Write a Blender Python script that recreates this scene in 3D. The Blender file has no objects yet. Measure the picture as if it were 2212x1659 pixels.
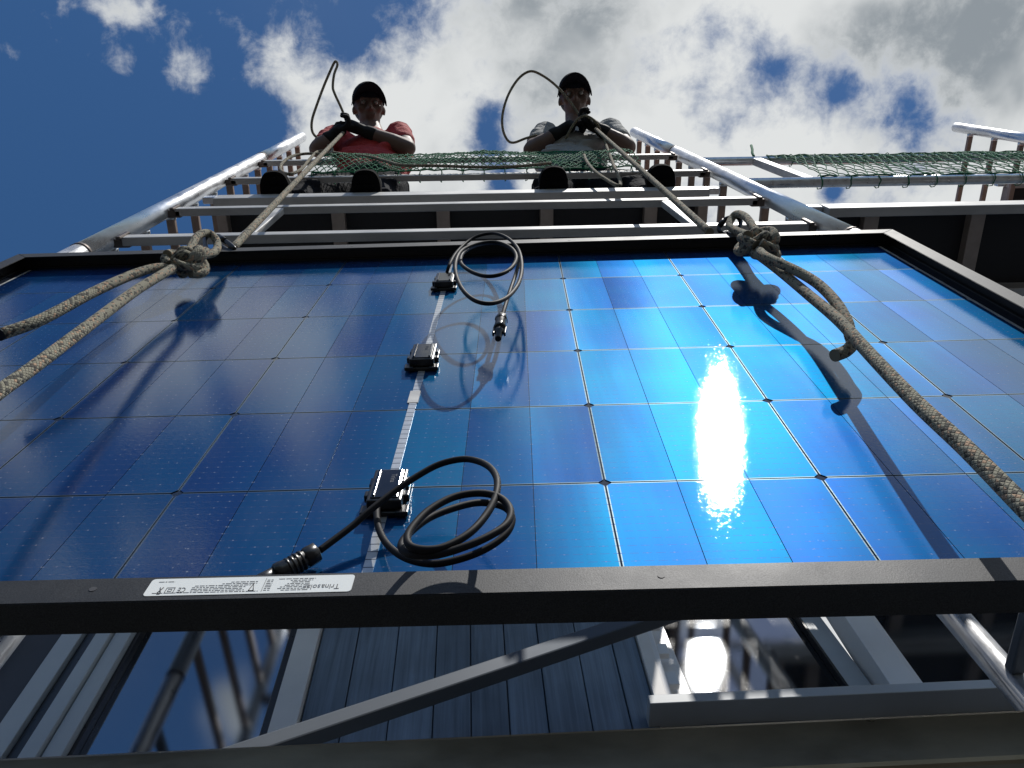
import bpy, bmesh, math, random
from mathutils import Vector, Matrix, Quaternion
R = math.radians
random.seed(7)
S = bpy.context.scene
COL = S.collection

# ------------------------------------------------------------------ camera
# The photographer stands below the scaffold and looks almost straight up.
# World: X along the scaffold, Y towards the house, Z up, origin at the lens.
F = 1780.0; CX, CY = 1106.0, 829.5           # focal length / centre in 2212-px units
MX = Matrix(((0.9986, -0.0285, 0.0440), (0.0099, 0.9267, 0.3757), (-0.0515, -0.3747, 0.9257)))
cam_d = bpy.data.cameras.new('camera'); cam = bpy.data.objects.new('camera', cam_d); COL.objects.link(cam)
right = MX @ Vector((1, 0, 0)); down = MX @ Vector((0, 1, 0)); fwd = MX @ Vector((0, 0, 1))
m = Matrix((right, -down, -fwd)).transposed().to_4x4(); cam.matrix_world = m
cam_d.sensor_width = 36; cam_d.lens = F / 2212 * 36; cam_d.clip_start = 0.01; cam_d.clip_end = 2000
S.camera = cam

# ------------------------------------------------------------------ node helper
class NT:
    def __init__(s, tree): s.t = tree; s.t.nodes.clear()
    def n(s, typ, **kw):
        nd = s.t.nodes.new(typ); ins = kw.pop('i', {})
        for k, v in kw.items(): setattr(nd, k, v)
        for k, v in ins.items(): s.set(nd.inputs[k], v)
        return nd
    def set(s, sock, v):
        if isinstance(v, bpy.types.NodeSocket): s.t.links.new(v, sock)
        elif isinstance(v, bpy.types.Node): s.t.links.new(v.outputs[0], sock)
        else: sock.default_value = v
    def m(s, op, a, b=0.0, c=0.0, clamp=False):
        nd = s.n('ShaderNodeMath', operation=op, use_clamp=clamp); s.set(nd.inputs[0], a); s.set(nd.inputs[1], b); s.set(nd.inputs[2], c); return nd.outputs[0]
    def vm(s, op, a, b=(0, 0, 0)):
        nd = s.n('ShaderNodeVectorMath', operation=op); s.set(nd.inputs[0], a)
        if op == 'SCALE': s.set(nd.inputs['Scale'], b)
        else: s.set(nd.inputs[1], b)
        return nd.outputs['Value'] if op in ('DOT_PRODUCT', 'LENGTH', 'DISTANCE') else nd.outputs[0]
    def sm(s, v, a, b, lo=0.0, hi=1.0):
        nd = s.n('ShaderNodeMapRange', interpolation_type='SMOOTHSTEP', i={0: v, 1: a, 2: b, 3: lo, 4: hi}); return nd.outputs[0]
    def lin(s, v, a, b, lo, hi):
        nd = s.n('ShaderNodeMapRange', i={0: v, 1: a, 2: b, 3: lo, 4: hi}); return nd.outputs[0]
    def mix(s, f, a, b):
        nd = s.n('ShaderNodeMix', data_type='RGBA'); s.set(nd.inputs[0], f); s.set(nd.inputs[6], a); s.set(nd.inputs[7], b); return nd.outputs[2]
    def xyz(s, v):
        nd = s.n('ShaderNodeSeparateXYZ', i={0: v}); return nd.outputs[0], nd.outputs[1], nd.outputs[2]
    def comb(s, x, y, z):
        return s.n('ShaderNodeCombineXYZ', i={0: x, 1: y, 2: z}).outputs[0]
    def noise(s, vec, scale, detail=4, rough=.55, dist=0.0):
        return s.n('ShaderNodeTexNoise', i={'Vector': vec, 'Scale': scale, 'Detail': detail, 'Roughness': rough, 'Distortion': dist}).outputs[0]

# ------------------------------------------------------------------ sky and sun
SUN_EL, SUN_AZ = 57.7, 30.0                  # azimuth measured from -Y towards +X
ce, se = math.cos(R(SUN_EL)), math.sin(R(SUN_EL))
SUN = Vector((ce * math.sin(R(SUN_AZ)), -ce * math.cos(R(SUN_AZ)), se))
W = bpy.data.worlds.new('World'); S.world = W; W.use_nodes = True
w = NT(W.node_tree)
sky = w.n('ShaderNodeTexSky', sky_type='NISHITA', sun_disc=False, sun_elevation=R(SUN_EL), sun_rotation=math.atan2(SUN.x, SUN.y),
          altitude=300, air_density=1.0, dust_density=0.3, ozone_density=3.0)
tc = w.n('ShaderNodeTexCoord')
dx, dy, dz = w.xyz(tc.outputs['Generated'])
zc = w.m('MAXIMUM', dz, 0.1)
px, py = w.m('DIVIDE', dx, zc), w.m('DIVIDE', dy, zc)
pv = w.comb(px, py, 0.37)
big = w.noise(pv, 5.0, 8, .56, .15)
fine = w.noise(w.vm('ADD', pv, (7.3, 1.9, 0)), 24, 7, .65, .25)
low = w.noise(w.vm('ADD', pv, (4.1, 2.7, 0)), 3.6, 5, .5, .2)
g = w.m('ADD', w.m('ADD', px, w.m('MULTIPLY', py, 1.1)), 0.07)      # the edge of the large cloud bank
A = w.sm(g, -0.12, 0.09, -0.13, 0.27)
bk = w.m('DIVIDE', w.m('ADD', py, .38), .15)                          # broken cumulus over the photographer's back, seen in the panel
A = w.m('ADD', A, w.m('MULTIPLY', w.m('POWER', 2.718, w.m('MULTIPLY', w.m('MULTIPLY', bk, bk), -1.0)), .32))
bkm = w.sm(py, -.16, -.30)
def blob(cx, cy, rx, ry, amp):
    a = w.m('DIVIDE', w.m('SUBTRACT', px, cx), rx); b = w.m('DIVIDE', w.m('SUBTRACT', py, cy), ry)
    return w.m('MULTIPLY', w.m('POWER', 2.718, w.m('MULTIPLY', w.m('ADD', w.m('MULTIPLY', a, a), w.m('MULTIPLY', b, b)), -1.0)), amp)
for bl in ((-.215, .0, .06, .045, .27), (-.315, .012, .028, .03, .27), (-.385, .012, .03, .04, .22), (-.35, -.045, .12, .020, .17), (-.50, .0, .04, .03, .16), (-.55, .06, .03, .03, .18), (-.19, .075, .035, .04, .16),
           (-.42, .15, .16, .07, -.25), (.36, .02, .04, .035, -.15), (.44, .05, .07, .03, -.15), (.525, .07, .025, .03, -.15), (.03, .085, .026, .035, -.17), (.04, .15, .022, .03, -.22), (.437, .165, .02, .02, -.20),
           (-.08, .11, .08, .06, .10), (-.13, -.02, .03, .03, -.12)):
    A = w.m('ADD', A, blob(*bl))
big = w.m('ADD', w.m('MULTIPLY', w.m('SUBTRACT', big, .5), w.m('ADD', 1.0, w.m('MULTIPLY', bkm, 1.6))), .5)
dens = w.m('ADD', w.m('ADD', big, A), w.m('MULTIPLY', w.m('SUBTRACT', fine, .5), w.sm(g, -.1, .12, .44, .34)))
cover = w.sm(dens, 0.50, 0.74)
lw_ = w.m('ADD', w.m('ADD', low, blob(.21, -.04, .14, .05, .07)), w.m('ADD', w.m('ADD', blob(.55, -.03, .12, .05, .14), blob(.28, .12, .3, .06, -.16)), blob(-.02, .02, .10, .07, -.12)))
thick = w.m('MULTIPLY', w.sm(dens, 0.58, 0.86), w.sm(lw_, 0.40, 0.62))
ccol = w.mix(thick, (8.3, 8.5, 8.5, 1), (3.0, 3.4, 3.75, 1))
hz = w.noise(pv, 2.2, 3, .5)
veil = w.m('MULTIPLY', w.sm(hz, .45, .8), .08)
skyc = w.n('ShaderNodeHueSaturation', i={'Saturation': 1.22, 'Value': 1.02, 'Color': sky.outputs[0]}).outputs[0]
skyc = w.mix(veil, skyc, (5.0, 5.4, 5.8, 1))
colr = w.mix(cover, skyc, ccol)
bg = w.n('ShaderNodeBackground', i={'Color': colr, 'Strength': 0.09})
w.n('ShaderNodeOutputWorld', i={'Surface': bg})

sl = bpy.data.lights.new('sun', 'SUN'); sl.energy = 4.2; sl.angle = R(0.53); sl.color = (1, .965, .91)
so = bpy.data.objects.new('sun', sl); COL.objects.link(so)
so.rotation_mode = 'QUATERNION'; so.rotation_quaternion = SUN.to_track_quat('Z', 'Y'); so.location = SUN * 30
vs = S.view_settings; vs.view_transform = 'Standard'; vs.look = 'None'; vs.exposure = 0.0; vs.gamma = 1.0; vs.use_curve_mapping = False
S.cycles.max_bounces = 8; S.cycles.sample_clamp_indirect = 6.0; S.cycles.use_denoising = True

# ------------------------------------------------------------------ placing helpers
def ray(x, y): return (MX @ Vector((x - CX, y - CY, F))).normalized()
def atY(x, y, Y): v = ray(x, y); return v * (Y / v.y)
def atZ(x, y, Z): v = ray(x, y); return v * (Z / v.z)
PO = Vector((-0.068, 0.3942, 1.0895)); PU = Vector((0.9984, -0.0191, -0.0530)).normalized()
PV = Vector((0.0527, -0.0166, 0.9989)); PV = (PV - PU * PV.dot(PU)).normalized(); PN = PU.cross(PV) * 1.0
if PN.y > 0: PN = -PN                         # PN points away from the house, towards the sun
def onP(x, y, c=0.0):                         # a point c metres in front of the panel's back glass
    v = ray(x, y); return v * ((PO + PN * c).dot(PN) / v.dot(PN))
def toP(p): d = p - PO; return Vector((d.dot(PU), d.dot(PV), d.dot(PN)))   # world -> panel (u, v, c)

# ------------------------------------------------------------------ materials
MATS = {}
def mat(name, col=(.5, .5, .5), rough=.5, metal=0.0, bump=None, var=None, spec=.5, coat=0.0, coatr=.1, stretch=(1, 1, 1), build=None):
    if name in MATS: return MATS[name]
    mt = bpy.data.materials.new(name); mt.use_nodes = True; MATS[name] = mt
    t = NT(mt.node_tree); o = t.n('ShaderNodeOutputMaterial')
    if build: build(t, o); return mt
    b = t.n('ShaderNodeBsdfPrincipled', i={'Base Color': (*col, 1), 'Roughness': rough, 'Metallic': metal, 'Specular IOR Level': spec, 'Coat Weight': coat, 'Coat Roughness': coatr})
    pos = t.n('ShaderNodeTexCoord').outputs['Object']
    if stretch != (1, 1, 1): pos = t.vm('MULTIPLY', pos, stretch)
    if var:                                   # (scale, amount, roughness amount)
        nz = t.noise(pos, var[0], 6, .6)
        f = t.lin(nz, .25, .75, 1 - var[1], 1 + var[1])
        t.set(b.inputs['Base Color'], t.vm('SCALE', col, f))
        t.set(b.inputs['Roughness'], t.lin(nz, .25, .75, max(.02, rough - var[2]), min(1, rough + var[2])))
    if bump:                                  # (scale, strength, distance)
        nz = t.noise(pos, bump[0], 4, .6)
        t.set(b.inputs['Normal'], t.n('ShaderNodeBump', i={'Strength': bump[1], 'Distance': bump[2], 'Height': nz}))
    t.set(o.inputs[0], b.outputs[0]); return mt

mat('galvanised', (.62, .64, .66), .34, 1.0, bump=(55, .35, .002), var=(38, .22, .12))
mat('galvanised_tube', (.70, .71, .73), .32, .78, bump=(30, .4, .003), var=(26, .25, .12), stretch=(1, 1, .35))
mat('aluminium_rail', (.42, .42, .415), .5, .30, bump=(60, .3, .001), var=(11, .28, .14), stretch=(.35, 1, 1))
mat('brown_rung', (.30, .22, .18), .55, .35, bump=(70, .3, .001), var=(25, .25, .1))
mat('coupler_steel', (.12, .10, .09), .5, .7, bump=(50, .3, .001), var=(30, .3, .1))
mat('old_aluminium', (.085, .10, .12), .6, .3, bump=(35, .25, .0015), var=(9, .25, .12), stretch=(.25, 1, 1))
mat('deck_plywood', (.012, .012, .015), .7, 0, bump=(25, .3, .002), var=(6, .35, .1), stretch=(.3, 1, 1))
mat('dull_rail', (.22, .185, .13), .36, .6, bump=(40, .35, .0015), var=(12, .4, .14), stretch=(.5, 1, 1))
mat('deck_rib', (.32, .27, .24), .5, .4, var=(20, .2, .1))
mat('black_plastic', (.012, .012, .013), .32, 0, bump=(220, .15, .0004), var=(60, .2, .08))
mat('black_gloss', (.010, .010, .012), .14, 0, coat=.3, coatr=.1, var=(80, .2, .05))
mat('cable_rubber', (.009, .009, .011), .6, 0, spec=.16, bump=(500, .15, .0002), var=(50, .3, .06))
mat('black_metal', (.012, .013, .016), .33, .5, var=(60, .3, .08), bump=(150, .1, .0003))
mat('edge_ribbon', (.62, .63, .62), .35, .4, var=(40, .2, .1))
mat('sticker', (.80, .82, .80), .45, 0)
mat('print', (.05, .05, .055), .6, 0)
mat('net_green', (.0, .13, .055), .85, 0, var=(12, .3, .1))
mat('white_trim', (.60, .58, .55), .5, 0, bump=(120, .1, .0005), var=(6, .08, .05))
mat('pvc_white', (.66, .66, .66), .35, 0, var=(5, .06, .05))
mat('pvc_grey', (.38, .41, .43), .4, 0, var=(5, .08, .05))
mat('dark_wall', (.05, .055, .07), .8, 0, bump=(30, .3, .003), var=(4, .2, .05))
mat('roof_tile', (.20, .10, .075), .75, 0, var=(3, .2, .1))
mat('gravel_ground', (.036, .034, .032), .9, 0, bump=(18, .8, .03), var=(9, .35, .05))
mat('skin', (.115, .070, .055), .6, 0, bump=(160, .15, .001), var=(25, .12, .08))
mat('cap_cloth', (.010, .012, .018), .9, 0, spec=.1, bump=(400, .3, .0006), var=(30, .25, .05))
mat('red_shirt', (.34, .026, .028), .85, 0, bump=(16, .9, .02), var=(10, .15, .05))
mat('grey_shirt', (.24, .25, .25), .85, 0, bump=(16, .9, .02), var=(8, .2, .05))
mat('black_trousers', (.013, .014, .018), .9, 0, spec=.1, bump=(14, .9, .02), var=(12, .35, .05))
mat('glove', (.010, .010, .011), .7, 0, spec=.2, bump=(150, .4, .001), var=(60, .4, .1))
mat('boot', (.010, .010, .010), .7, 0, spec=.15, bump=(60, .3, .002), var=(30, .3, .1))
mat('sole', (.006, .006, .007), .9, 0, spec=.05, bump=(90, .5, .003), var=(40, .3, .1))
mat('eye', (.22, .21, .2), .2, 0)
mat('hair', (.02, .014, .01), .6, 0)

def b_frame(t, o):                            # black anodised aluminium with a fine sparkle
    pos = t.n('ShaderNodeNewGeometry').outputs['Position']
    nz = t.noise(pos, 900, 2, .7); n2 = t.noise(pos, 14, 5, .6)
    col = t.vm('SCALE', (.045, .046, .048), t.m('MULTIPLY', t.lin(nz, .3, .7, .6, 1.4), t.lin(n2, .3, .7, .85, 1.15)))
    b = t.n('ShaderNodeBsdfPrincipled', i={'Base Color': col, 'Roughness': t.lin(n2, .3, .7, .50, .60), 'Metallic': .55, 'Specular IOR Level': .5,
        'Normal': t.n('ShaderNodeBump', i={'Strength': .25, 'Distance': .0004, 'Height': nz})})
    t.set(o.inputs[0], b.outputs[0])
mat('frame_black', build=b_frame)

def glass_coat(t):                            # rolled solar glass: fine waviness that scatters the sun into sparkles
    pos = t.n('ShaderNodeNewGeometry').outputs['Position']
    n1 = t.noise(t.vm('MULTIPLY', pos, (.42, .42, 1.0)), 640, 2, .6); n2 = t.noise(pos, 45, 3, .5)
    h = t.m('ADD', t.m('MULTIPLY', n1, .80), t.m('MULTIPLY', n2, .015))
    return pos, n1, t.n('ShaderNodeBump', i={'Strength': .19, 'Distance': .00045, 'Height': h}).outputs[0]

def b_cell(t, o):
    pos, n1, nrm = glass_coat(t)
    lx, ly, lz = t.xyz(t.n('ShaderNodeTexCoord').outputs['Object'])
    oi = t.n('ShaderNodeObjectInfo'); rnd = oi.outputs['Random']
    tr, tg, tb = t.xyz(oi.outputs['Color'])   # how the wafer is bowed: tilt across, tilt along, curvature
    geo = t.n('ShaderNodeNewGeometry').outputs['Normal']
    tx = t.m('ADD', t.m('SUBTRACT', tr, .5), t.m('MULTIPLY', lx, t.m('MULTIPLY', t.m('SUBTRACT', tb, .5), 3.2)))
    ty = t.m('SUBTRACT', tg, .5)
    wv = t.noise(t.vm('MULTIPLY', pos, (60, 1, 4)), 1.0, 3, .5)          # faint streaks along the fingers
    tx = t.m('ADD', tx, t.m('MULTIPLY', t.m('SUBTRACT', wv, .5), .05))
    nb = t.vm('NORMALIZE', t.vm('ADD', t.vm('ADD', geo, t.vm('SCALE', tuple(PU), tx)), t.vm('SCALE', tuple(PV), ty)))
    # sixteen bus wires with solder pads
    fy = t.m('FRACT', t.m('ADD', t.m('DIVIDE', ly, .01135), 100.0))
    dwire = t.m('ABSOLUTE', t.m('SUBTRACT', fy, .5))
    wire = t.m('LESS_THAN', dwire, .026)
    fx = t.m('ABSOLUTE', t.m('SUBTRACT', t.m('FRACT', t.m('ADD', t.m('DIVIDE', lx, .0115), 50.5)), .5))
    dash = t.m('MULTIPLY', wire, t.m('LESS_THAN', fx, .36))
    pad = t.m('MULTIPLY', t.m('LESS_THAN', dwire, .07), t.m('LESS_THAN', fx, .07))
    keep = t.sm(t.noise(pos, 110, 1), .42, .70)
    pad = t.m('MULTIPLY', pad, keep)
    metal = t.m('MAXIMUM', t.m('MULTIPLY', dash, .14), t.m('MULTIPLY', pad, .7)); dark = t.m('MAXIMUM', dash, pad)
    hue = t.m('ADD', t.m('ADD', t.m('MULTIPLY', rnd, .8), .10), t.m('ADD', t.m('MULTIPLY', t.m('SUBTRACT', t.noise(pos, 8, 2), .5), 1.3), t.m('MULTIPLY', lx, t.m('MULTIPLY', t.m('SUBTRACT', tb, .5), 18.0))), clamp=True)
    basec = t.mix(hue, (.0022, .008, .042, 1), (.003, .011, .052, 1))
    lobec = t.mix(hue, (.007, .040, .135, 1), (.003, .070, .142, 1))
    al = oi.outputs['Alpha']
    ed = t.m('GREATER_THAN', t.m('ABSOLUTE', ly), .0899)
    ed = t.m('MAXIMUM', ed, t.m('MULTIPLY', t.m('LESS_THAN', lx, -.0334), t.m('GREATER_THAN', al, .75)))
    ed = t.m('MAXIMUM', ed, t.m('MULTIPLY', t.m('GREATER_THAN', lx, .0334), t.m('LESS_THAN', t.m('ABSOLUTE', t.m('SUBTRACT', al, .5)), .2)))
    lobec = t.mix(ed, lobec, (.095, .13, .145, 1)); basec = t.mix(ed, basec, (.010, .016, .04, 1))
    vo = t.n('ShaderNodeTexVoronoi', i={'Vector': pos, 'Scale': 85.0})
    speck = t.m('MULTIPLY', t.m('LESS_THAN', vo.outputs['Distance'], .06), t.m('GREATER_THAN', t.xyz(vo.outputs['Color'])[0], .72))
    basec = t.mix(t.m('MULTIPLY', speck, .5), basec, (.30, .31, .32, 1))
    film = t.m('MULTIPLY', t.sm(t.noise(t.vm('MULTIPLY', pos, (1, 1, .45)), 13, 5, .65), .5, .8), .05)
    basec = t.mix(film, basec, (.30, .30, .29, 1))
    wirec = (.22, .25, .30, 1)
    b = t.n('ShaderNodeBsdfPrincipled', i={'Base Color': t.mix(metal, basec, wirec), 'Roughness': .5, 'Specular IOR Level': .0, 'Normal': nb})
    gl = t.n('ShaderNodeBsdfAnisotropic', distribution='GGX', i={'Color': t.mix(dark, lobec, (.012, .03, .09, 1)), 'Roughness': .48, 'Normal': nb})
    add = t.n('ShaderNodeAddShader'); t.set(add.inputs[0], b.outputs[0]); t.set(add.inputs[1], gl.outputs[0])
    ct = t.n('ShaderNodeBsdfAnisotropic', distribution='BECKMANN', i={'Color': (.9, .95, 1, 1), 'Roughness': .080, 'Normal': nrm})
    t.set(ct.inputs['Roughness'], t.lin(t.noise(pos, 6, 4, .6), .3, .7, .068, .078))
    fr = t.n('ShaderNodeFresnel', i={'IOR': 1.72})
    mx = t.n('ShaderNodeMixShader', i={0: fr.outputs[0]}); t.set(mx.inputs[1], add.outputs[0]); t.set(mx.inputs[2], ct.outputs[0])
    t.set(o.inputs[0], mx.outputs[0])
mat('solar_cell', build=b_cell)

def b_pane(t, o):
    pos, n1, nrm = glass_coat(t)
    b = t.n('ShaderNodeBsdfPrincipled', i={'Base Color': (.016, .02, .032, 1), 'Roughness': .6, 'Specular IOR Level': .0})
    ct = t.n('ShaderNodeBsdfAnisotropic', distribution='BECKMANN', i={'Color': (.9, .95, 1, 1), 'Roughness': .080, 'Normal': nrm})
    mx = t.n('ShaderNodeMixShader', i={0: t.n('ShaderNodeFresnel', i={'IOR': 1.72}).outputs[0]}); t.set(mx.inputs[1], b.outputs[0]); t.set(mx.inputs[2], ct.outputs[0])
    t.set(o.inputs[0], mx.outputs[0])
mat('back_glass', build=b_pane)

def b_ribbon(t, o):
    x, y, z = t.xyz(t.n('ShaderNodeTexCoord').outputs['Object'])
    f = t.m('FRACT', t.m('DIVIDE', y, .0114))
    gap = t.m('LESS_THAN', f, .12)
    nz = t.noise(t.n('ShaderNodeNewGeometry').outputs['Position'], 120, 3)
    b = t.n('ShaderNodeBsdfPrincipled', i={'Base Color': t.mix(gap, t.mix(nz, (.40, .43, .46, 1), (.62, .64, .66, 1)), (.07, .08, .10, 1)), 'Roughness': .35, 'Metallic': .5, 'Coat Weight': .6, 'Coat Roughness': .1})
    t.set(o.inputs[0], b.outputs[0])
mat('ribbon', build=b_ribbon)

def b_rope(t, o):                             # kernmantle sheath: beige plaits with dark tracer flecks
    uv = t.n('ShaderNodeUVMap').outputs[0]
    u, v, _ = t.xyz(uv)                       # u = metres along, v = 0..1 around
    a = t.m('MULTIPLY', u, 150.0)
    s1 = t.m('FRACT', t.m('ADD', a, t.m('MULTIPLY', v, 10.0))); s2 = t.m('FRACT', t.m('SUBTRACT', a, t.m('MULTIPLY', v, 10.0)))
    c1 = t.m('FLOOR', t.m('ADD', a, t.m('MULTIPLY', v, 10.0))); c2 = t.m('FLOOR', t.m('SUBTRACT', a, t.m('MULTIPLY', v, 10.0)))
    cell = t.n('ShaderNodeTexWhiteNoise', noise_dimensions='2D', i={'Vector': t.comb(c1, c2, 0)}).outputs[0]
    e1 = t.m('ABSOLUTE', t.m('SUBTRACT', s1, .5)); e2 = t.m('ABSOLUTE', t.m('SUBTRACT', s2, .5))
    hgt = t.m('SUBTRACT', 1.0, t.m('MULTIPLY', t.m('MAXIMUM', e1, e2), 2.0))
    hs = t.sm(hgt, 0.0, .5)
    fleck = t.m('LESS_THAN', cell, .24)
    pos = t.n('ShaderNodeTexCoord').outputs['Object']
    dirt = t.noise(pos, 30, 4)
    base = t.mix(dirt, (.20, .19, .145, 1), (.33, .31, .235, 1))
    base = t.mix(t.m('LESS_THAN', t.m('FRACT', t.m('MULTIPLY', cell, 7.3)), .12), base, (.40, .27, .18, 1))
    col = t.mix(t.m('MULTIPLY', fleck, .9), base, (.045, .045, .042, 1))
    col = t.mix(t.sm(hgt, 0.0, .22, .35, 0.0), col, (.10, .09, .075, 1))
    b = t.n('ShaderNodeBsdfPrincipled', i={'Base Color': col, 'Roughness': .85, 'Specular IOR Level': .2,
        'Normal': t.n('ShaderNodeBump', i={'Strength': .7, 'Distance': .0016, 'Height': t.m('ADD', hs, t.m('MULTIPLY', t.noise(pos, 900, 2), .4))})})
    t.set(o.inputs[0], b.outputs[0])
mat('rope', build=b_rope)

def b_wood(t, o):                             # weathered grey-blue painted boards
    pos = t.n('ShaderNodeTexCoord').outputs['Object']
    rnd = t.n('ShaderNodeObjectInfo').outputs['Random']
    p2 = t.vm('ADD', pos, t.vm('SCALE', (3.1, 5.3, 7.7), rnd))
    gr = t.noise(t.vm('MULTIPLY', p2, (70, 70, 2.2)), 1.0, 6, .65, .4)
    big_ = t.noise(p2, 4, 4)
    f = t.m('MULTIPLY', t.lin(gr, .3, .7, .65, 1.25), t.lin(rnd, 0, 1, .68, 1.28))
    f = t.m('MULTIPLY', f, t.lin(big_, .3, .7, .8, 1.15))
    b = t.n('ShaderNodeBsdfPrincipled', i={'Base Color': t.vm('SCALE', (.125, .165, .215), f), 'Roughness': .75,
        'Normal': t.n('ShaderNodeBump', i={'Strength': .6, 'Distance': .003, 'Height': gr})})
    t.set(o.inputs[0], b.outputs[0])
mat('grey_boards', build=b_wood)

def b_win(t, o):                              # coated double glazing with dust
    pos = t.n('ShaderNodeNewGeometry').outputs['Position']
    dust = t.sm(t.noise(pos, 260, 3, .7), .56, .72); d2 = t.noise(pos, 8, 4)
    b = t.n('ShaderNodeBsdfPrincipled', i={'Base Color': t.mix(t.m('MULTIPLY', dust, t.m('MULTIPLY', d2, .5)), (.012, .014, .018, 1), (.30, .30, .30, 1)), 'Roughness': .4, 'Specular IOR Level': 0.0})
    ct = t.n('ShaderNodeBsdfAnisotropic', distribution='BECKMANN', i={'Color': (.85, .92, 1, 1), 'Roughness': .080})
    cg = t.n('ShaderNodeBsdfAnisotropic', distribution='GGX', i={'Color': (.8, .8, .8, 1), 'Roughness': .22}); cm = t.n('ShaderNodeMixShader', i={0: t.lin(dust, 0, 1, .008, .05)}); t.set(cm.inputs[1], ct.outputs[0]); t.set(cm.inputs[2], cg.outputs[0]); ct = cm
    mx = t.n('ShaderNodeMixShader', i={0: t.n('ShaderNodeFresnel', i={'IOR': 3.8}).outputs[0]}); t.set(mx.inputs[1], b.outputs[0]); t.set(mx.inputs[2], ct.outputs[0])
    t.set(o.inputs[0], mx.outputs[0])
mat('window_glass', build=b_win)

# ------------------------------------------------------------------ mesh helpers
def link(name, me, m_, parent=None, loc=None, smooth=False):
    o = bpy.data.objects.new(name, me); COL.objects.link(o)
    if m_: me.materials.clear(); me.materials.append(MATS[m_])
    if parent: o.parent = parent
    if loc is not None: o.location = loc
    if smooth:
        for p in me.polygons: p.use_smooth = True
    return o
def tag(o, label, cat, group=None, kind=None):
    o['label'] = label; o['category'] = cat
    if group: o['group'] = group
    if kind: o['kind'] = kind
    return o
def empty(name, loc=(0, 0, 0), label=None, cat=None, group=None):
    o = bpy.data.objects.new(name, None); COL.objects.link(o); o.location = loc; o.empty_display_size = .05
    if label: tag(o, label, cat, group)
    return o
def me_from(bm, name='mesh'):
    me = bpy.data.meshes.new(name); bmesh.ops.recalc_face_normals(bm, faces=bm.faces); bm.to_mesh(me); bm.free(); return me
def box_bm(bm, lo, hi, bev=0.0, rot=None, org=None):
    lo, hi = Vector(lo), Vector(hi); c = (lo + hi) / 2; s = hi - lo
    r = bmesh.ops.create_cube(bm, size=1.0)
    for v in r['verts']:
        v.co = Vector((v.co.x * s.x, v.co.y * s.y, v.co.z * s.z)) + c
    if bev:
        es = list({e for v in r['verts'] for e in v.link_edges})
        rb = bmesh.ops.bevel(bm, geom=es, offset=bev, segments=2, affect='EDGES', profile=.5)
    return bm
def box(name, lo, hi, m_, parent=None, bev=.002):
    bm = bmesh.new(); box_bm(bm, lo, hi, bev); return link(name, me_from(bm, name), m_, parent)
def catmull(pts, n=8, closed=False):
    P = [Vector(p) for p in pts]; out = []; N = len(P)
    rng = range(N if closed else N - 1)
    for i in rng:
        if closed: a, b, c, d = P[(i - 1) % N], P[i], P[(i + 1) % N], P[(i + 2) % N]
        else: a, b, c, d = P[max(i - 1, 0)], P[i], P[i + 1], P[min(i + 2, N - 1)]
        for k in range(n):
            s = k / n
            out.append(.5 * ((2 * b) + (c - a) * s + (2 * a - 5 * b + 4 * c - d) * s * s + (3 * b - a - 3 * c + d) * s ** 3))
    if not closed: out.append(P[-1])
    return out
def tube_bm(bm, pts, r, n=10, closed=False, caps=True, uvl=None):
    """sweep a circle along pts; r a number or a list"""
    N = len(pts); pts = [Vector(p) for p in pts]
    rr = r if isinstance(r, (list, tuple)) else [r] * N
    T = []
    for i in range(N):
        if closed: d = pts[(i + 1) % N] - pts[i - 1]
        else: d = pts[min(i + 1, N - 1)] - pts[max(i - 1, 0)]
        T.append(d.normalized() if d.length > 1e-9 else Vector((0, 0, 1)))
    nrm = T[0].orthogonal().normalized(); rings = []; L = 0; Ls = []
    for i in range(N):
        if i: L += (pts[i] - pts[i - 1]).length; nrm = (nrm - T[i] * nrm.dot(T[i])).normalized()
        Ls.append(L); bi = T[i].cross(nrm)
        rings.append([bm.verts.new(pts[i] + (nrm * math.cos(2 * math.pi * k / n) + bi * math.sin(2 * math.pi * k / n)) * rr[i]) for k in range(n)])
    for i in range(N if closed else N - 1):
        a, b = rings[i], rings[(i + 1) % N]
        for k in range(n):
            f = bm.faces.new((a[k], a[(k + 1) % n], b[(k + 1) % n], b[k])); f.smooth = True
            if uvl is not None:
                l1 = Ls[i + 1] if i + 1 < N else Ls[i] + .01
                for lp, uvc in zip(f.loops, ((Ls[i], k / n), (Ls[i], (k + 1) / n), (l1, (k + 1) / n), (l1, k / n))): lp[uvl].uv = uvc
    if caps and not closed:
        bm.faces.new(rings[0][::-1]); bm.faces.new(rings[-1])
def tube(name, pts, r, m_, parent=None, n=10, closed=False, curve=0):
    bm = bmesh.new(); uvl = bm.loops.layers.uv.new('UVMap')
    P = catmull(pts, curve, closed) if curve else pts
    if curve and isinstance(r, (list, tuple)):
        raise ValueError
    tube_bm(bm, P, r, n, closed, True, uvl)
    me = bpy.data.meshes.new(name); bm.normal_update(); bm.to_mesh(me); bm.free()
    return link(name, me, m_, parent)
def tubes(name, lists, r, m_, parent=None, n=10, curve=8):
    bm = bmesh.new(); uvl = bm.loops.layers.uv.new('UVMap')
    for l in lists: tube_bm(bm, catmull(l, curve) if curve else [Vector(q) for q in l], r, n, False, True, uvl)
    me = bpy.data.meshes.new(name); bm.normal_update(); bm.to_mesh(me); bm.free()
    return link(name, me, m_, parent)

# ------------------------------------------------------------------ ground
GZ = -1.62
bm = bmesh.new()
bmesh.ops.create_grid(bm, x_segments=8, y_segments=8, size=400)
gr = link('ground', me_from(bm), 'gravel_ground', None, (0, 0, GZ)); gr['kind'] = 'structure'

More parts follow.
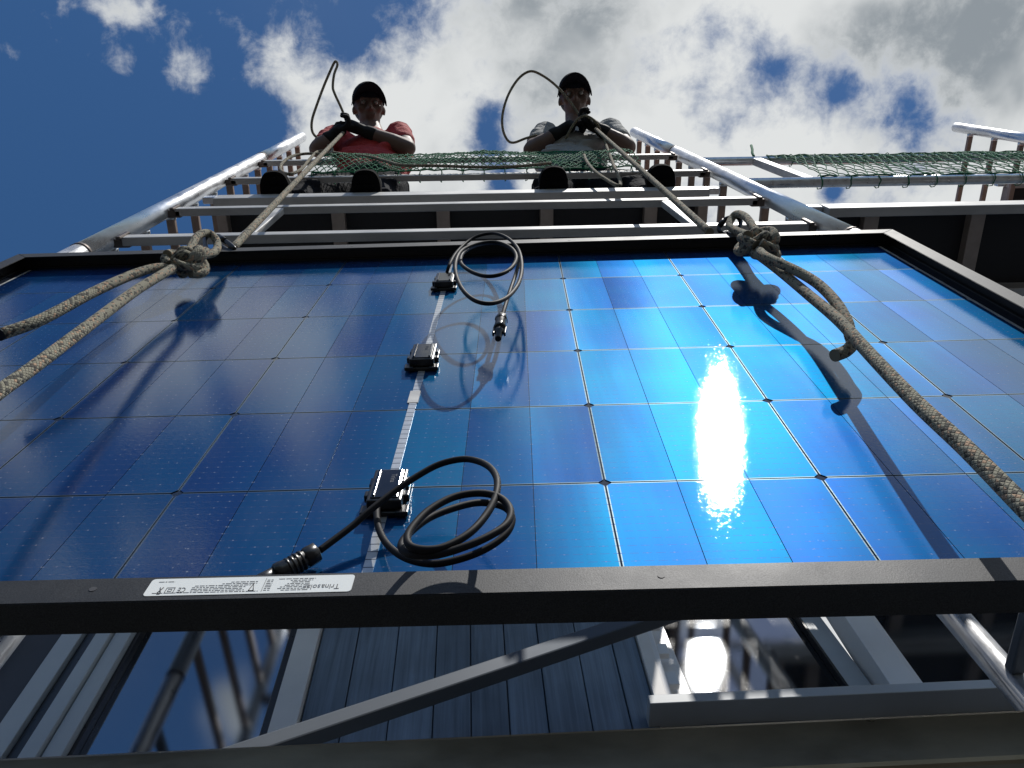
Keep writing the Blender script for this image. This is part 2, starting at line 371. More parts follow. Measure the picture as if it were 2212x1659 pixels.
# ------------------------------------------------------------------ house behind the scaffold
WY = 1.45
house = empty('house', (0, WY, GZ), 'house with vertical grey wooden boards and white framed windows behind the scaffold', 'house')
def hb(name, lo, hi, m_, parent=house, bev=.002):
    o = box(name, lo, hi, m_, None, bev); o.parent = parent; o.matrix_parent_inverse = Matrix.Translation(parent_world(parent)).inverted(); return o
def parent_world(o):
    v = Vector(o.location)
    while o.parent: o = o.parent; v += Vector(o.location)
    return v
X0, X1, ZT = -3.4, 6.2, 3.75
# wall core with openings left free
LW = (-1.14, -.50, -.9, 2.55)                # left window opening x0,x1,z0,z1
RW = (.405, 1.75, 1.475, 2.62)               # right window opening
hb('wall', (X0, WY + .03, GZ), (LW[0], WY + .33, ZT), 'dark_wall')
hb('wall', (LW[1], WY + .03, GZ), (RW[0], WY + .33, ZT), 'dark_wall')
hb('wall', (RW[1], WY + .03, GZ), (X1, WY + .33, ZT), 'dark_wall')
hb('wall', (LW[0], WY + .03, LW[3]), (LW[1], WY + .33, ZT), 'dark_wall', bev=0)
hb('wall', (LW[0], WY + .03, GZ), (LW[1], WY + .33, LW[2]), 'dark_wall', bev=0)
hb('wall', (RW[0], WY + .03, RW[3]), (RW[1], WY + .33, ZT), 'dark_wall', bev=0)
hb('wall', (RW[0], WY + .03, GZ), (RW[1], WY + .33, RW[2]), 'dark_wall', bev=0)
hb('room_back', (X0, WY + 2.0, GZ), (X1, WY + 2.05, ZT), 'dark_wall')
# cladding boards
def board(x, wd, z0, z1):
    off = random.uniform(0, .006)
    hb('cladding_board', (x + .0014, WY + .004 - off, z0), (x + wd - .0014, WY + .029, z1), 'grey_boards', bev=.0016)
x = -.432
while x < RW[0] - .05:
    wd = min(random.uniform(.088, .118), RW[0] - x - .002); board(x, wd, GZ, ZT - .05); x += wd
x = RW[0]
while x < RW[1]: board(x, .105, GZ, RW[2] - .03); board(x, .105, RW[3] + .06, ZT - .05); x += .105
x = RW[1] + .06
while x < X1 - .12: board(x, .105, GZ, ZT - .05); x += .105
x = X0 + .03
while x < LW[0] - .16: board(x, .105, GZ, ZT - .05); x += .105
x = LW[0] - .05
while x < LW[1] - .05: board(x, .105, LW[3] + .06, ZT - .05); board(x, .105, GZ, LW[2] - .04); x += .105
hb('corner_trim', (-.497, WY - .016, GZ + .3), (-.435, WY + .028, ZT - .1), 'white_trim')
# left window: two-step grey frame and a tall pane
win = empty('window', (0, 0, 0)); win.parent = house; win.location = Vector((-.8, 0, 2.0)); win['label'] = 'tall window with a stepped grey frame whose pane mirrors the blue sky'
def wb(p, name, lo, hi, m_, bev=.002): return hb(name, lo, hi, m_, p, bev)
wb(win, 'frame', (-1.14, WY + .005, LW[2]), (-1.085, WY + .08, LW[3]), 'pvc_grey')
wb(win, 'frame', (-1.083, WY + .020, LW[2]), (-1.045, WY + .08, LW[3]), 'black_plastic')
wb(win, 'frame', (-1.043, WY - .002, LW[2]), (-1.003, WY + .08, LW[3]), 'pvc_grey')
wb(win, 'sash', (-.999, WY + .010, LW[2]), (-.955, WY + .075, LW[3]), 'pvc_grey')
wb(win, 'gasket', (-.954, WY + .03, LW[2]), (-.944, WY + .07, LW[3]), 'black_plastic', .001)
wb(win, 'frame', (-.53, WY + .03, LW[2]), (-.502, WY + .08, LW[3]), 'black_plastic')
wb(win, 'frame', (-.943, WY + .01, LW[3] - .07), (-.531, WY + .075, LW[3]), 'pvc_grey')
wb(win, 'sill', (-1.16, WY - .05, LW[2] - .035), (-.50, WY + .10, LW[2] - .001), 'pvc_grey')
pn_ = wb(win, 'pane', (-.943, WY + .05, LW[2]), (-.531, WY + .058, LW[3] - .07), 'window_glass', 0)
ctr = Vector((-.737, WY + .054, .8)); pn_.data.transform(Matrix.Translation(ctr) @ Matrix.Rotation(R(-1.5), 4, 'Z') @ Matrix.Translation(-ctr))
# right window: white frame, left sash tilted inwards at the top, right sash fixed
win2 = empty('window', (0, 0, 0)); win2.parent = house; win2.location = Vector((1.0, 0, 3.1)); win2['label'] = 'white framed window with its left sash tilted inwards and the sun mirrored in it'
x0, x1, z0, z1 = RW
wb(win2, 'frame', (x0, WY - .012, z0), (x1, WY + .07, z0 + .045), 'pvc_grey')
wb(win2, 'frame', (x0, WY - .012, z0 + .047), (x0 + .045, WY + .07, z1), 'pvc_white')
wb(win2, 'frame', (x1 - .045, WY - .012, z0 + .047), (x1, WY + .07, z1), 'pvc_white')
wb(win2, 'frame', (x0 + .047, WY - .012, z1 - .045), (x1 - .047, WY + .07, z1), 'pvc_white')
wb(win2, 'mullion', (.985, WY - .012, z0 + .047), (1.055, WY + .07, z1 - .047), 'pvc_white')
wb(win2, 'sill', (x0 - .03, WY - .07, z0 - .03), (x1 + .03, WY + .05, z0 - .002), 'pvc_grey')
wb(win2, 'casing', (x0 - .001, WY - .018, z0 - .001), (x0 + .03, WY - .013, z1), 'white_trim', .001)
wb(win2, 'pane', (1.085, WY + .045, z0 + .075), (x1 - .075, WY + .053, z1 - .075), 'window_glass', 0)
for lo, hi in (((1.057, WY + .01, z0 + .049), (1.084, WY + .065, z1 - .049)), ((x1 - .074, WY + .01, z0 + .049), (x1 - .047, WY + .065, z1 - .049)), ((1.085, WY + .01, z0 + .049), (x1 - .075, WY + .065, z0 + .074))):
    wb(win2, 'sash', lo, hi, 'pvc_white')
tilt = R(5.97)
sash = empty('tilted_sash'); sash.parent = win2; hinge = Vector((0, WY + .018, z0 + .052))
sash.location = hinge - parent_world(win2); sash.rotation_euler = (-tilt, 0, R(.95))
def sb(name, lo, hi, m_, bev=.002): return box(name, lo, hi, m_, sash, bev)
sx0, sx1, sh = x0 + .052, .975, z1 - z0 - .12
sb('stile', (sx0, 0, 0), (sx0 + .055, .06, sh), 'pvc_white'); sb('stile', (sx1 - .06, 0, 0), (sx1, .06, sh), 'pvc_grey')
sb('bottom_rail', (sx0 + .056, 0, 0), (sx1 - .061, .06, .045), 'pvc_white'); sb('top_rail', (sx0 + .056, 0, sh - .055), (sx1 - .061, .06, sh), 'pvc_white')
sb('gasket', (sx1 - .068, -.002, .046), (sx1 - .0605, .02, sh - .056), 'black_plastic', .001)
sb('pane', (sx0 + .056, .022, .046), (sx1 - .061, .03, sh - .056), 'window_glass', 0)
for k in range(5):                           # stay arms and hinge plates between frame and sash
    zz = z0 + .10 + .11 * k
    wb(win2, 'hinge_plate', (x0 + .046, WY - .004, zz), (x0 + .075, WY + .014, zz + .045 - .004 * k), 'pvc_white', .003)
# roof and gutter
bm = bmesh.new()
vsl = [bm.verts.new((xx, y, z)) for xx in (X0 - .3, X1 + .3) for y, z in ((WY - .12, ZT - .04), (WY - .12, ZT + .08), (WY + 3.2, ZT + 2.4), (WY + 3.2, ZT + 2.28))]
for a in ((0, 1, 2, 3), (7, 6, 5, 4), (0, 4, 5, 1), (1, 5, 6, 2), (2, 6, 7, 3), (3, 7, 4, 0)): bm.faces.new([vsl[i] for i in a])
rf = link('roof', me_from(bm), 'roof_tile'); rf.parent = house; rf.matrix_parent_inverse = Matrix.Translation(house.location).inverted()

# ------------------------------------------------------------------ scaffold
SY, SR = .480, 1.15                          # front and rear rows of standards
TR = .0290
def scaffold_frame(x, label, ztop=5.27, skip=()):
    f = empty('scaffold_ladder', (x, SY, GZ), label, 'scaffold', 'ladder frames of the scaffold')
    def ch(name, pts, r, m_, n=16):
        return tube(name, [Vector(p) - f.location for p in pts], r, m_, f, n)
    def stack(y):
        ch('standard', ((x, y, GZ + .05), (x, y, 2.16)), TR, 'galvanised_tube', 24)
        ch('standard', ((x, y, 2.163), (x, y, 4.20)), TR, 'galvanised_tube', 24)
        ch('standard', ((x, y, 4.203), (x, y, ztop)), TR, 'galvanised_tube', 24)
        for zz in (2.16, 4.20):
            ch('joint_collar', ((x, y, zz - .006), (x, y, zz + .006)), TR + .0018, 'coupler_steel', 24)
        ch('base_jack', ((x, y, GZ), (x, y, GZ + .012)), .075, 'galvanised', 20)
    stack(SY); stack(SR)
    zs = [1.22 - .25 * k for k in range(10)] + [1.47, 1.72, 1.97] + [2.35 + .25 * k for k in range(12)]
    for z in zs:
        if z > ztop - .1 or z < GZ + .2 or any(abs(z - q) < .01 for q in skip): continue
        b = box('rung', (-.014, TR - .004, -.013), (.014, SR - SY - TR + .004, .013), 'brown_rung' if z > 2.1 else 'old_aluminium', f, .005)
        b.location = (0, 0, z - GZ)
        ch('weld', ((x, SY + TR - .004, z), (x, SY + TR + .010, z)), .0185, 'galvanised', 12)
    return f
FL, FR, FF = -1.014, 1.026, 3.07
scaffold_frame(FL, 'ladder frame of galvanised tube rising at the left behind the panel corner, against blue sky')
scaffold_frame(FR, 'ladder frame of grey tube rising right of the two men', skip=(3.10,))
scaffold_frame(FF, 'ladder frame at the far right edge with its top standing free against cloud')

def rail(name, xa, xb, z0, z1, y0, y1, label, m_='aluminium_rail', group=None, parent=None, bev=.004):
    o = box(name, (xa, y0, z0), (xb, y1, z1), m_, parent, bev)
    if label: tag(o, label, 'guard rail', group)
    return o
def coupler(o, x, y, z):                      # wedge head clamping a rail to its standard
    bm = bmesh.new(); box_bm(bm, (x - .026, y - .010, z - .020), (x + .022, y + .016, z + .022), .005)
    box_bm(bm, (x - .007, y - .020, z - .038), (x + .007, y - .011, z + .036), .003)
    link('wedge_head', me_from(bm), 'coupler_steel', o)
RY0, RY1 = SY - .012, SY + .013
def ledger(z0, z1, xa, xb, label, group='rails between the left and right ladder frames'):
    e = empty('guard_rail', (0, 0, 0), label, 'guard rail', group)
    box('rail', (xa, RY0, z0), (xb, RY1, z1), 'aluminium_rail', e, .004)
    for xx in (xa + .004, xb - .004): coupler(e, xx, SY + .002, (z0 + z1) / 2)
    return e
lo = empty('guard_railing', (0, 0, 0), 'lower aluminium guard rail frame with two upright bars, just above the panel', 'guard rail')
box('rail', (FL + .05, RY0, 2.306), (FR - .06, RY1, 2.348), 'aluminium_rail', lo, .003)
box('rail', (FL + .05, RY0, 2.750), (FR - .06, RY1, 2.790), 'aluminium_rail', lo, .003)
for xx in (-.630, .655): box('upright', (xx - .021, RY0 + .002, 2.353), (xx + .021, RY1 - .002, 2.744), 'aluminium_rail', lo, .003)
for xx in (FL + .048, FR - .058):
    for zz in (2.327, 2.77): coupler(lo, xx, SY + .002, zz)
ledger(3.435, 3.475, FL + .05, FR - .05, 'middle rail in front of the men, with the green net laced along it')
ledger(4.005, 4.045, FL + .05, FR - .05, 'top rail the two men lean their elbows on')
lw = ledger(.421, .468, FL + .05, FR - .05, 'dull metal rail close to the camera, crossing the bottom of the picture', None)
for c_ in lw.children:
    if c_.name.startswith('rail'): c_.data.materials[0] = MATS['dull_rail']

# decks
def deck(xa, xb, ya, yb, z, ribs, label, gap=None):
    d = empty('scaffold_deck', ((xa + xb) / 2, ya, z), label, 'scaffold deck', 'scaffold decks')
    off = d.location
    def db(name, lo, hi, m_, bev=.003): return box(name, Vector(lo) - off, Vector(hi) - off, m_, d, bev)
    db('edge_beam', (xa, ya, z - .075), (xb, ya + .03, z), 'aluminium_rail')
    db('edge_beam', (xa, yb - .03, z - .075), (xb, yb, z), 'aluminium_rail')
    for xx in ribs: db('rib', (xx - .024, ya + .031, z - .05), (xx + .024, yb - .031, z - .016), 'deck_rib')
    db('end_beam', (xa, ya + .031, z - .06), (xa + .035, yb - .031, z - .002), 'deck_rib'); db('end_beam', (xb - .035, ya + .031, z - .06), (xb, yb - .031, z - .002), 'deck_rib')
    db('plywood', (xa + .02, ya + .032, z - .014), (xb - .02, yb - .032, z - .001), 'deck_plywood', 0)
    for xx in (xa, xb):
        for yy in (ya + .015, yb - .015): db('hook', (xx - .05 if xx == xa else xx + .001, yy - .012, z - .03), (xx - .001 if xx == xa else xx + .05, yy + .012, z + .012), 'galvanised', .004)
    return d
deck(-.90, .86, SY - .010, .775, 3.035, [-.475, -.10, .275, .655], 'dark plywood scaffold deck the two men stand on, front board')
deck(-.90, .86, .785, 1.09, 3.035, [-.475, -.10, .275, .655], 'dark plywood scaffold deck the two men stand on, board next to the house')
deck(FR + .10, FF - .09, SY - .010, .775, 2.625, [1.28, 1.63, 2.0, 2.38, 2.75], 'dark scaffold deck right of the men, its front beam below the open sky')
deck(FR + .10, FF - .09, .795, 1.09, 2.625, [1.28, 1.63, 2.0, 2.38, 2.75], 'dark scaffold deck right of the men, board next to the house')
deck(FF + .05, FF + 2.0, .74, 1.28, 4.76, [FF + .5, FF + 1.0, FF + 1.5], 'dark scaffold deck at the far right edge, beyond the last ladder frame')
# right bay guard rail frame with its upright
e = empty('guard_railing', (0, 0, 0), 'guard rail frame of the right bay carrying a stretched green net', 'guard rail')
for zz in (3.145, 3.80): tube('rail', [(FR + .03, SY, zz), (FF - .03, SY, zz)], .0200, 'galvanised', e, 16)
zA = (3.145, 3.80)
box('upright', (FR + .255, SY - .016, 3.153), (FR + .297, SY + .016, 3.779), 'aluminium_rail', e, .004)
for xx in (FR + .02, FF - .02):
    for zz in zA: coupler(e, xx, SY + .002, zz)

# diagonal braces behind the panel
def brace(a, b, wd, label):
    a, b = Vector(a), Vector(b); d = (b - a).normalized(); L = (b - a).length
    bm = bmesh.new(); box_bm(bm, (0, -.018, -wd / 2), (L, .018, wd / 2), .004)
    o = link('diagonal_brace', me_from(bm), 'old_aluminium', None, a)
    o.rotation_mode = 'QUATERNION'; o.rotation_quaternion = d.to_track_quat('X', 'Z')
    return tag(o, label, 'brace')
brace((-.98, 1.205, .96), (.96, 1.205, 1.76), .038, 'shallow grey diagonal brace in front of the wooden boards')
brace((-1.60, 1.10, 1.36), (-.30, 1.10, .86), .042, 'grey brown diagonal bar in the bottom left corner')

# ------------------------------------------------------------------ safety nets
def net(x0, x1, zlow, zhigh, y, nx, nz, label, sag, fold):
    bm = bmesh.new(); rnd = random.Random(3)
    P = {}
    for i in range(nx + 1):
        for j in range(nz + 1):
            s = j / nz; u = i / nx
            xx = x0 + (x1 - x0) * u + (.5 * (x1 - x0) / nx if j % 2 else 0)
            zz = zlow + (zhigh - zlow) * s + rnd.uniform(-.008, .008) - sag * math.sin(math.pi * s) * (.6 + .4 * math.sin(u * 9))
            yy = y - .022 - fold * math.sin(math.pi * s) * (.7 + .5 * math.sin(u * 13 + 1)) + rnd.uniform(-.004, .004)
            P[i, j] = Vector((xx, yy, zz))
    for j in range(nz):
        for i in range(nx + 1):
            q = i + (1 if j % 2 else -1)
            for t_ in (i, q):
                if 0 <= t_ <= nx:
                    mid = (P[i, j] + P[t_, j + 1]) / 2 + Vector((0, -.003, -.003))
                    tube_bm(bm, [P[i, j], mid, P[t_, j + 1]], .0021, 4, False, False)
    for j in (0, nz): tube_bm(bm, [P[i, j] for i in range(nx + 1)], .0035, 5)
    # lashings round the two rails
    for j, zz in ((0, zlow), (nz, zhigh)):
        for i in range(0, nx + 1, 4 if nx < 40 else 3):
            c = Vector((P[i, j].x, y, zz))
            ring = [c + Vector((rnd.uniform(-.004, .004), .027 * math.cos(a), .032 * math.sin(a))) for a in [k * math.pi / 5 for k in range(10)]]
            tube_bm(bm, ring, .0022, 4, True)
            if rnd.random() < .5:
                p0 = c + Vector((0, -.02, -.03)); tube_bm(bm, [p0, p0 + Vector((rnd.uniform(-.03, .05), -.01, -.02)), p0 + Vector((rnd.uniform(-.02, .07), -.015, -.05))], .0018, 4)
    return tag(link('safety_net', me_from(bm), 'net_green'), label, 'safety net')
net(-.64, .70, 3.47, 4.03, SY - .005, 46, 16, 'slack green safety net hung between the two rails in front of the men', .03, .03)
net(FR + .31, FF - .02, 3.15, 3.80, SY, 46, 11, 'taut green safety net on the guard rail of the right bay', .0, .015)
tw = tube('net_cord', [(FR + .27, SY - .02, 3.81), (FR + .275, SY - .03, 3.85), (FR + .29, SY - .04, 3.90), (FR + .31, SY - .05, 3.98)], .006, 'net_green', None, 6, curve=6)
tag(tw, 'frayed green cord end sticking up from the net corner right of the grey tube', 'cord')

# ------------------------------------------------------------------ solar panel
PM = Matrix((PU, PV, PN)).transposed().to_4x4(); PM.translation = PO
panel = empty('solar_panel', (0, 0, 0), 'large black framed solar panel hanging with its blue cell side and cables towards the camera', 'solar panel')
panel.matrix_world = PM
HW, HB, HT = .884, -.574, .567               # half width, bottom, top
FD0, FD1 = -.0025, .0272                       # frame depth: front lip and rear flange (towards the camera)
def pb(name, lo, hi, m_, bev=.0008, parent=None): return box(name, lo, hi, m_, parent or panel, bev)
def frame_rail(name, prof, axis, a0, a1):
    """extrude an L/C profile given as (across, depth) along u or v, mitred at 45 degrees"""
    bm = bmesh.new(); rows = []
    for k, s in ((0, a0), (1, a1)):
        row = []
        for (q, c) in prof:
            s2 = s
            if axis == 'u': co = (s + (abs(HB - q) if q < 0 else HT - q) * (1 if k == 0 else -1), q, c)
            else: co = (q, s + (HW - abs(q)) * (1 if k == 0 else -1), c)
            row.append(bm.verts.new(co))
        rows.append(row)
    n = len(prof)
    for i in range(n): bm.faces.new((rows[0][i], rows[0][(i + 1) % n], rows[1][(i + 1) % n], rows[1][i]))
    bm.faces.new(rows[0]); bm.faces.new(rows[1][::-1])
    bmesh.ops.recalc_face_normals(bm, faces=bm.faces)
    es = [e for e in bm.edges if e.is_manifold and e.calc_face_angle(0) > .5]
    bmesh.ops.bevel(bm, geom=es, offset=.0007, segments=2, affect='EDGES')
    return link(name, me_from(bm), 'frame_black', panel)
FW = .030; TH = .0018
def prof(edge, sgn):                          # web on the outside, flange at the back, seat for the glass at the front
    e_ = edge
    return [(e_, FD0), (e_, FD1), (e_ - sgn * FW, FD1), (e_ - sgn * FW, FD1 - TH), (e_ - sgn * TH, FD1 - TH), (e_ - sgn * TH, .001), (e_ - sgn * .010, .001), (e_ - sgn * .010, FD0)]
frame_rail('frame_rail', prof(HB, -1), 'u', -HW, HW)
frame_rail('frame_rail', prof(HT, 1), 'u', -HW, HW)
frame_rail('frame_rail', prof(-HW, -1), 'v', HB, HT)
frame_rail('frame_rail', prof(HW, 1), 'v', HB, HT)
for hu in (-.62, -.2, .235, .66):
    for hv in (HB + .016, HT - .016): tube('mounting_hole', [(hu, hv, FD1 + .0001), (hu + .00001, hv, FD1 + .0004)], .0028, 'print', panel, 12)
pb('back_glass', (-HW + .004, HB + .004, -.005), (HW - .004, HT - .004, -.0008), 'back_glass', 0)
CP, CRW = .0707, .184
def cell_mesh(chL, chR, name):
    hw_l = -(CP / 2 - (.0009 if chL else .00035)); hw_r = CP / 2 - (.0009 if chR else .00035); hh = CRW / 2 - .0009; c = .0055
    bm = bmesh.new(); pts = []
    if chL: pts += [(hw_l, -hh + c), (hw_l, hh - c), (hw_l + c, hh)]
    else: pts += [(hw_l, -hh), (hw_l, hh)]
    if chR: pts += [(hw_r - c, hh), (hw_r, hh - c), (hw_r, -hh + c), (hw_r - c, -hh)]
    else: pts += [(hw_r, hh), (hw_r, -hh)]
    if chL: pts += [(hw_l + c, -hh)]
    vb = [bm.verts.new((a, b, -.0004)) for a, b in pts]; f = bm.faces.new(vb)
    ex = bmesh.ops.extrude_face_region(bm, geom=[f]); 
    for v in ex['geom']:
        if isinstance(v, bmesh.types.BMVert): v.co.z += .0005
    me = me_from(bm, name); me.materials.append(MATS['solar_cell']); return me
CM = {(a, b): cell_mesh(a, b, 'solar_cell') for a, b in ((1, 0), (0, 0), (0, 1))}
rc = random.Random(11)
for i in range(-12, 12):
    for k in range(-3, 3):
        q = i % 3
        o = bpy.data.objects.new('solar_cell', CM[(1, 0) if q == 0 else (0, 1) if q == 2 else (0, 0)]); COL.objects.link(o); o.parent = panel
        o.location = ((i + .5) * CP, (k + .5) * CRW, 0)
        tx = rc.uniform(-.05, .05) + (-.05 if i < 2 else 0.0)
        ty = rc.uniform(-.02, .02)
        o.color = (.5 + tx, .5 + ty, .5 + rc.uniform(-.45, .45), 1.0 if q == 0 else .5 if q == 2 else 0.0)
# ribbon down the middle
rb = pb('connection_ribbon', (-.0045, HB + .018, .0002), (.0045, HT - .02, .0009), 'ribbon', 0)
for sg in (-1, 1):
    for du, wd in ((.8490, .0012), (.8520, .0011)): pb('edge_ribbon', (sg * du - wd / 2, HB + .03, -.0007), (sg * du + wd / 2, HT - .028, .0003), 'edge_ribbon', 0)
# junction boxes
def jbox(px_, py_, sc, name='junction_box'):
    q = toP(onP(px_, py_, .010)); e = empty(name); e.parent = panel; e.location = (q.x, q.y, 0.001); e.scale = (sc, sc, sc)
    bm = bmesh.new(); bw, bh, bd = .0165, .030, .0155
    box_bm(bm, (-bw - .003, -bh - .004, 0), (bw + .003, bh + .004, .0045), .0012)
    box_bm(bm, (-bw, -bh, .0045), (bw, bh, bd), .0018)
    for s in (-1, 1):
        box_bm(bm, (s * bw - .005, -.014, .003), (s * bw + .005, -.004, .011), .0012)
        box_bm(bm, (s * bw - .006, -bh - .006, .001), (s * bw + .006, -bh + .008, .006), .001)
    link('housing', me_from(bm), 'black_plastic', e)
    bm = bmesh.new(); box_bm(bm, (-bw + .0035, -bh + .004, bd - .001), (bw - .0035, bh - .004, bd + .0012), .0008)
    lid = link('lid', me_from(bm), 'black_gloss', e)
    for s in (-1, 1): box('lid_ridge', (s * (bw - .0062) - .0012, -bh + .006, bd + .0013), (s * (bw - .0062) + .0012, bh - .006, bd + .0026), 'black_gloss', lid, .0004)
    text('lid_lettering', 'Trina', .0075, (.002, .017, bd + .00135), 'frame_grey_print', e, rotz=-90)
    for s in (-1, 1): box('side_clip', (s * bw - .0026, .004, .004), (s * bw + .0026, .018, .0125), 'black_gloss', e, .0008)
    return e
mat('frame_grey_print', (.16, .16, .17), .4, 0)
def text(name, body, size, loc, m_, parent, rotz=0, align='LEFT', depth=.0):
    cu = bpy.data.curves.new(name, 'FONT'); cu.body = body; cu.size = size; cu.align_x = align; cu.extrude = depth; cu.resolution_u = 2
    o = bpy.data.objects.new(name, cu); COL.objects.link(o)
    dg = bpy.context.evaluated_depsgraph_get(); me = bpy.data.meshes.new_from_object(o.evaluated_get(dg)); me.name = name
    bpy.data.objects.remove(o); bpy.data.curves.remove(cu)
    q = link(name, me, m_, parent, loc); q.rotation_euler = (0, 0, R(rotz)); return q
jbox(839, 1058, 1.0); jbox(915, 768, 1.0); jbox(961, 606, 1.0)
rl = onP(895, 857, .001); q = toP(rl); pb('ribbon_sticker', (-.007, q.y - .018, .0011), (.006, q.y + .018, .0014), 'aluminium_rail', 0)
# rating label on the bottom flange, upside down for the camera
qa, qb = toP(onP(330, 1275, FD1)), toP(onP(750, 1265, FD1))
la, lb2 = qa.x - .005, qb.x + .004
lz = FD1 + .0006; lv0, lv1 = HB + .0055, HB + .0265
bml = bmesh.new(); cr = .003; rim = []
for cx_, cy_, a0 in ((lb2 - cr, lv1 - cr, 0), (la + cr, lv1 - cr, 90), (la + cr, lv0 + cr, 180), (lb2 - cr, lv0 + cr, 270)):
    for k in range(6): rim.append((cx_ + cr * math.cos(R(a0 + 18 * k)), cy_ + cr * math.sin(R(a0 + 18 * k))))
top_ = [bml.verts.new((a, b, lz - .0002)) for a, b in rim]; bot_ = [bml.verts.new((a, b, FD1 - .0002)) for a, b in rim]
bml.faces.new(top_); bml.faces.new(bot_[::-1])
for k in range(len(rim)): bml.faces.new((bot_[k], bot_[(k + 1) % len(rim)], top_[(k + 1) % len(rim)], top_[k]))
lab = link('rating_label', me_from(bml), 'sticker', panel); lab['label'] = 'white rating sticker, upside down on the bottom frame'
LL = lb2 - la
bmf = bmesh.new(); rf_ = random.Random(5)
def strip(u0, u1, vv, hh=.0005):
    u = u0
    while u < u1:                             # words
        wd = rf_.uniform(.008, .03); e2 = min(u + wd, u1)
        box_bm(bmf, (la + u * LL, lv0 + vv * .021 - hh / 2, lz - .0001), (la + e2 * LL, lv0 + vv * .021 + hh / 2, lz)); u = e2 + .005
for k, (a, b) in enumerate(((.04, .55), (.22, .48), (.22, .47), (.22, .48), (.23, .52), (.36, .53), (.4, .53), (.04, .12))): strip(a, b, .14 + .095 * k)
for k, (a, b) in enumerate(((.66, .79), (.64, .79), (.65, .79), (.67, .79), (.68, .79), (.70, .79), (.69, .80), (.63, .81))): strip(a, b, .16 + .095 * k)
for k in range(7): strip(.575, .605, .18 + .1 * k)
box_bm(bmf, (la + .566 * LL, lv0 + .1 * .021, lz - .0001), (la + .568 * LL, lv0 + .9 * .021, lz))
fp = link('fine_print', me_from(bmf), 'print', lab)
t1_ = text('brand_lettering', 'Trina', .0085, (lb2 - .0095, lv0 + .0092, lz), 'print', lab, 180)
t2_ = text('brand_lettering', 'solar', .0085, (lb2 - .0095 - t1_.dimensions.x * .78 - .0006, lv0 + .0092, lz), 'frame_grey_print', lab, 180)
for q_ in (t1_, t2_): q_.scale.x = .78
text('ce_mark', 'CE', .0085, (la + .195 * LL, lv0 + .0092, lz), 'print', lab, 180).scale.x = .62
bms = bmesh.new()                              # double square, bin and warning triangle symbols
def sq(u, v, s, th):
    for a0, a1, b0, b1 in ((-s, s, -s, -s + th), (-s, s, s - th, s), (-s, -s + th, -s, s), (s - th, s, -s, s)):
        box_bm(bms, (u + a0, v + b0, lz - .0001), (u + a1, v + b1, lz))
sq(la + .118 * LL, lv0 + .0062, .0034, .0005); sq(la + .118 * LL, lv0 + .0062, .0015, .0004)
tube_bm(bms, [(la + .515 * LL, lv0 + .004 + .008, lz), (la + .527 * LL, lv0 + .0035, lz), (la + .503 * LL, lv0 + .0035, lz)], .0004, 4, True)
for sx_ in (-1, 1): tube_bm(bms, [(la + (.072 - .008 * sx_) * LL, lv0 + .003, lz), (la + (.072 + .008 * sx_) * LL, lv0 + .010, lz)], .00035, 4)
box_bm(bms, (la + .064 * LL, lv0 + .0015, lz - .0001), (la + .080 * LL, lv0 + .0026, lz))
link('safety_symbols', me_from(bms), 'print', lab)
# ------------------------------------------------------------------ cables of the panel
def cpath(crop, ox, oy, f, cfun):
    n = len(crop); return [toP(onP(ox + a * f, oy + b * f, cfun(k / (n - 1)))) for k, (a, b) in enumerate(crop)]
c1 = [(560, 560), (590, 480), (660, 350), (780, 230), (900, 165), (1060, 140), (1200, 190), (1305, 300), (1345, 450), (1330, 610), (1260, 740), (1150, 830), (1000, 868), (850, 830), (730, 720), (662, 560), (665, 420), (735, 310), (900, 245), (1080, 232), (1230, 290), (1290, 390), (1235, 500), (1110, 570), (960, 582), (810, 530), (712, 440), (750, 330), (900, 255), (1080, 238), (1220, 285), (1312, 400), (1290, 540), (1230, 720), (1185, 860), (1140, 1010)]
def cf1(t): return .012 + .075 * math.sin(math.pi * min(t * 1.0, 1)) ** .7 if t < .7 else .012 + .075 * math.sin(math.pi * .7) ** .7 * (1 - (t - .7) / .3) + .030 * (t - .7) / .3
P1 = cpath(c1, 846.8, 475, .2083, cf1)
P1[0].z = .008
cb = tube('cable', P1, .0031, 'cable_rubber', panel, 12, curve=8)
c2 = [(300, 640), (272, 780), (290, 950), (370, 1120), (520, 1255), (720, 1335), (950, 1350), (1250, 1280), (1500, 1170), (1680, 1030), (1750, 880), (1700, 760), (1550, 700), (1350, 690), (1100, 750), (850, 850), (650, 1000), (545, 1130), (570, 1215), (700, 1260), (950, 1250), (1250, 1160), (1500, 1050), (1680, 930), (1735, 800), (1680, 680), (1550, 605), (1350, 583), (1100, 630), (850, 765), (680, 930), (605, 1070), (655, 1170), (850, 1200), (1050, 1155), (1300, 1005), (1480, 800), (1575, 600), (1585, 430), (1515, 310), (1380, 235), (1200, 212), (950, 270), (700, 405), (450, 575), (200, 770), (0, 945), (-360, 1215)]
def cf2(t): return .010 + .055 * min(1, t * 2.2) - (.052 * max(0, (t - .8) / .2))
P2 = cpath(c2, 760, 950, .1979, cf2)
cb2 = tube('cable', P2, .0031, 'cable_rubber', panel, 12, curve=8)
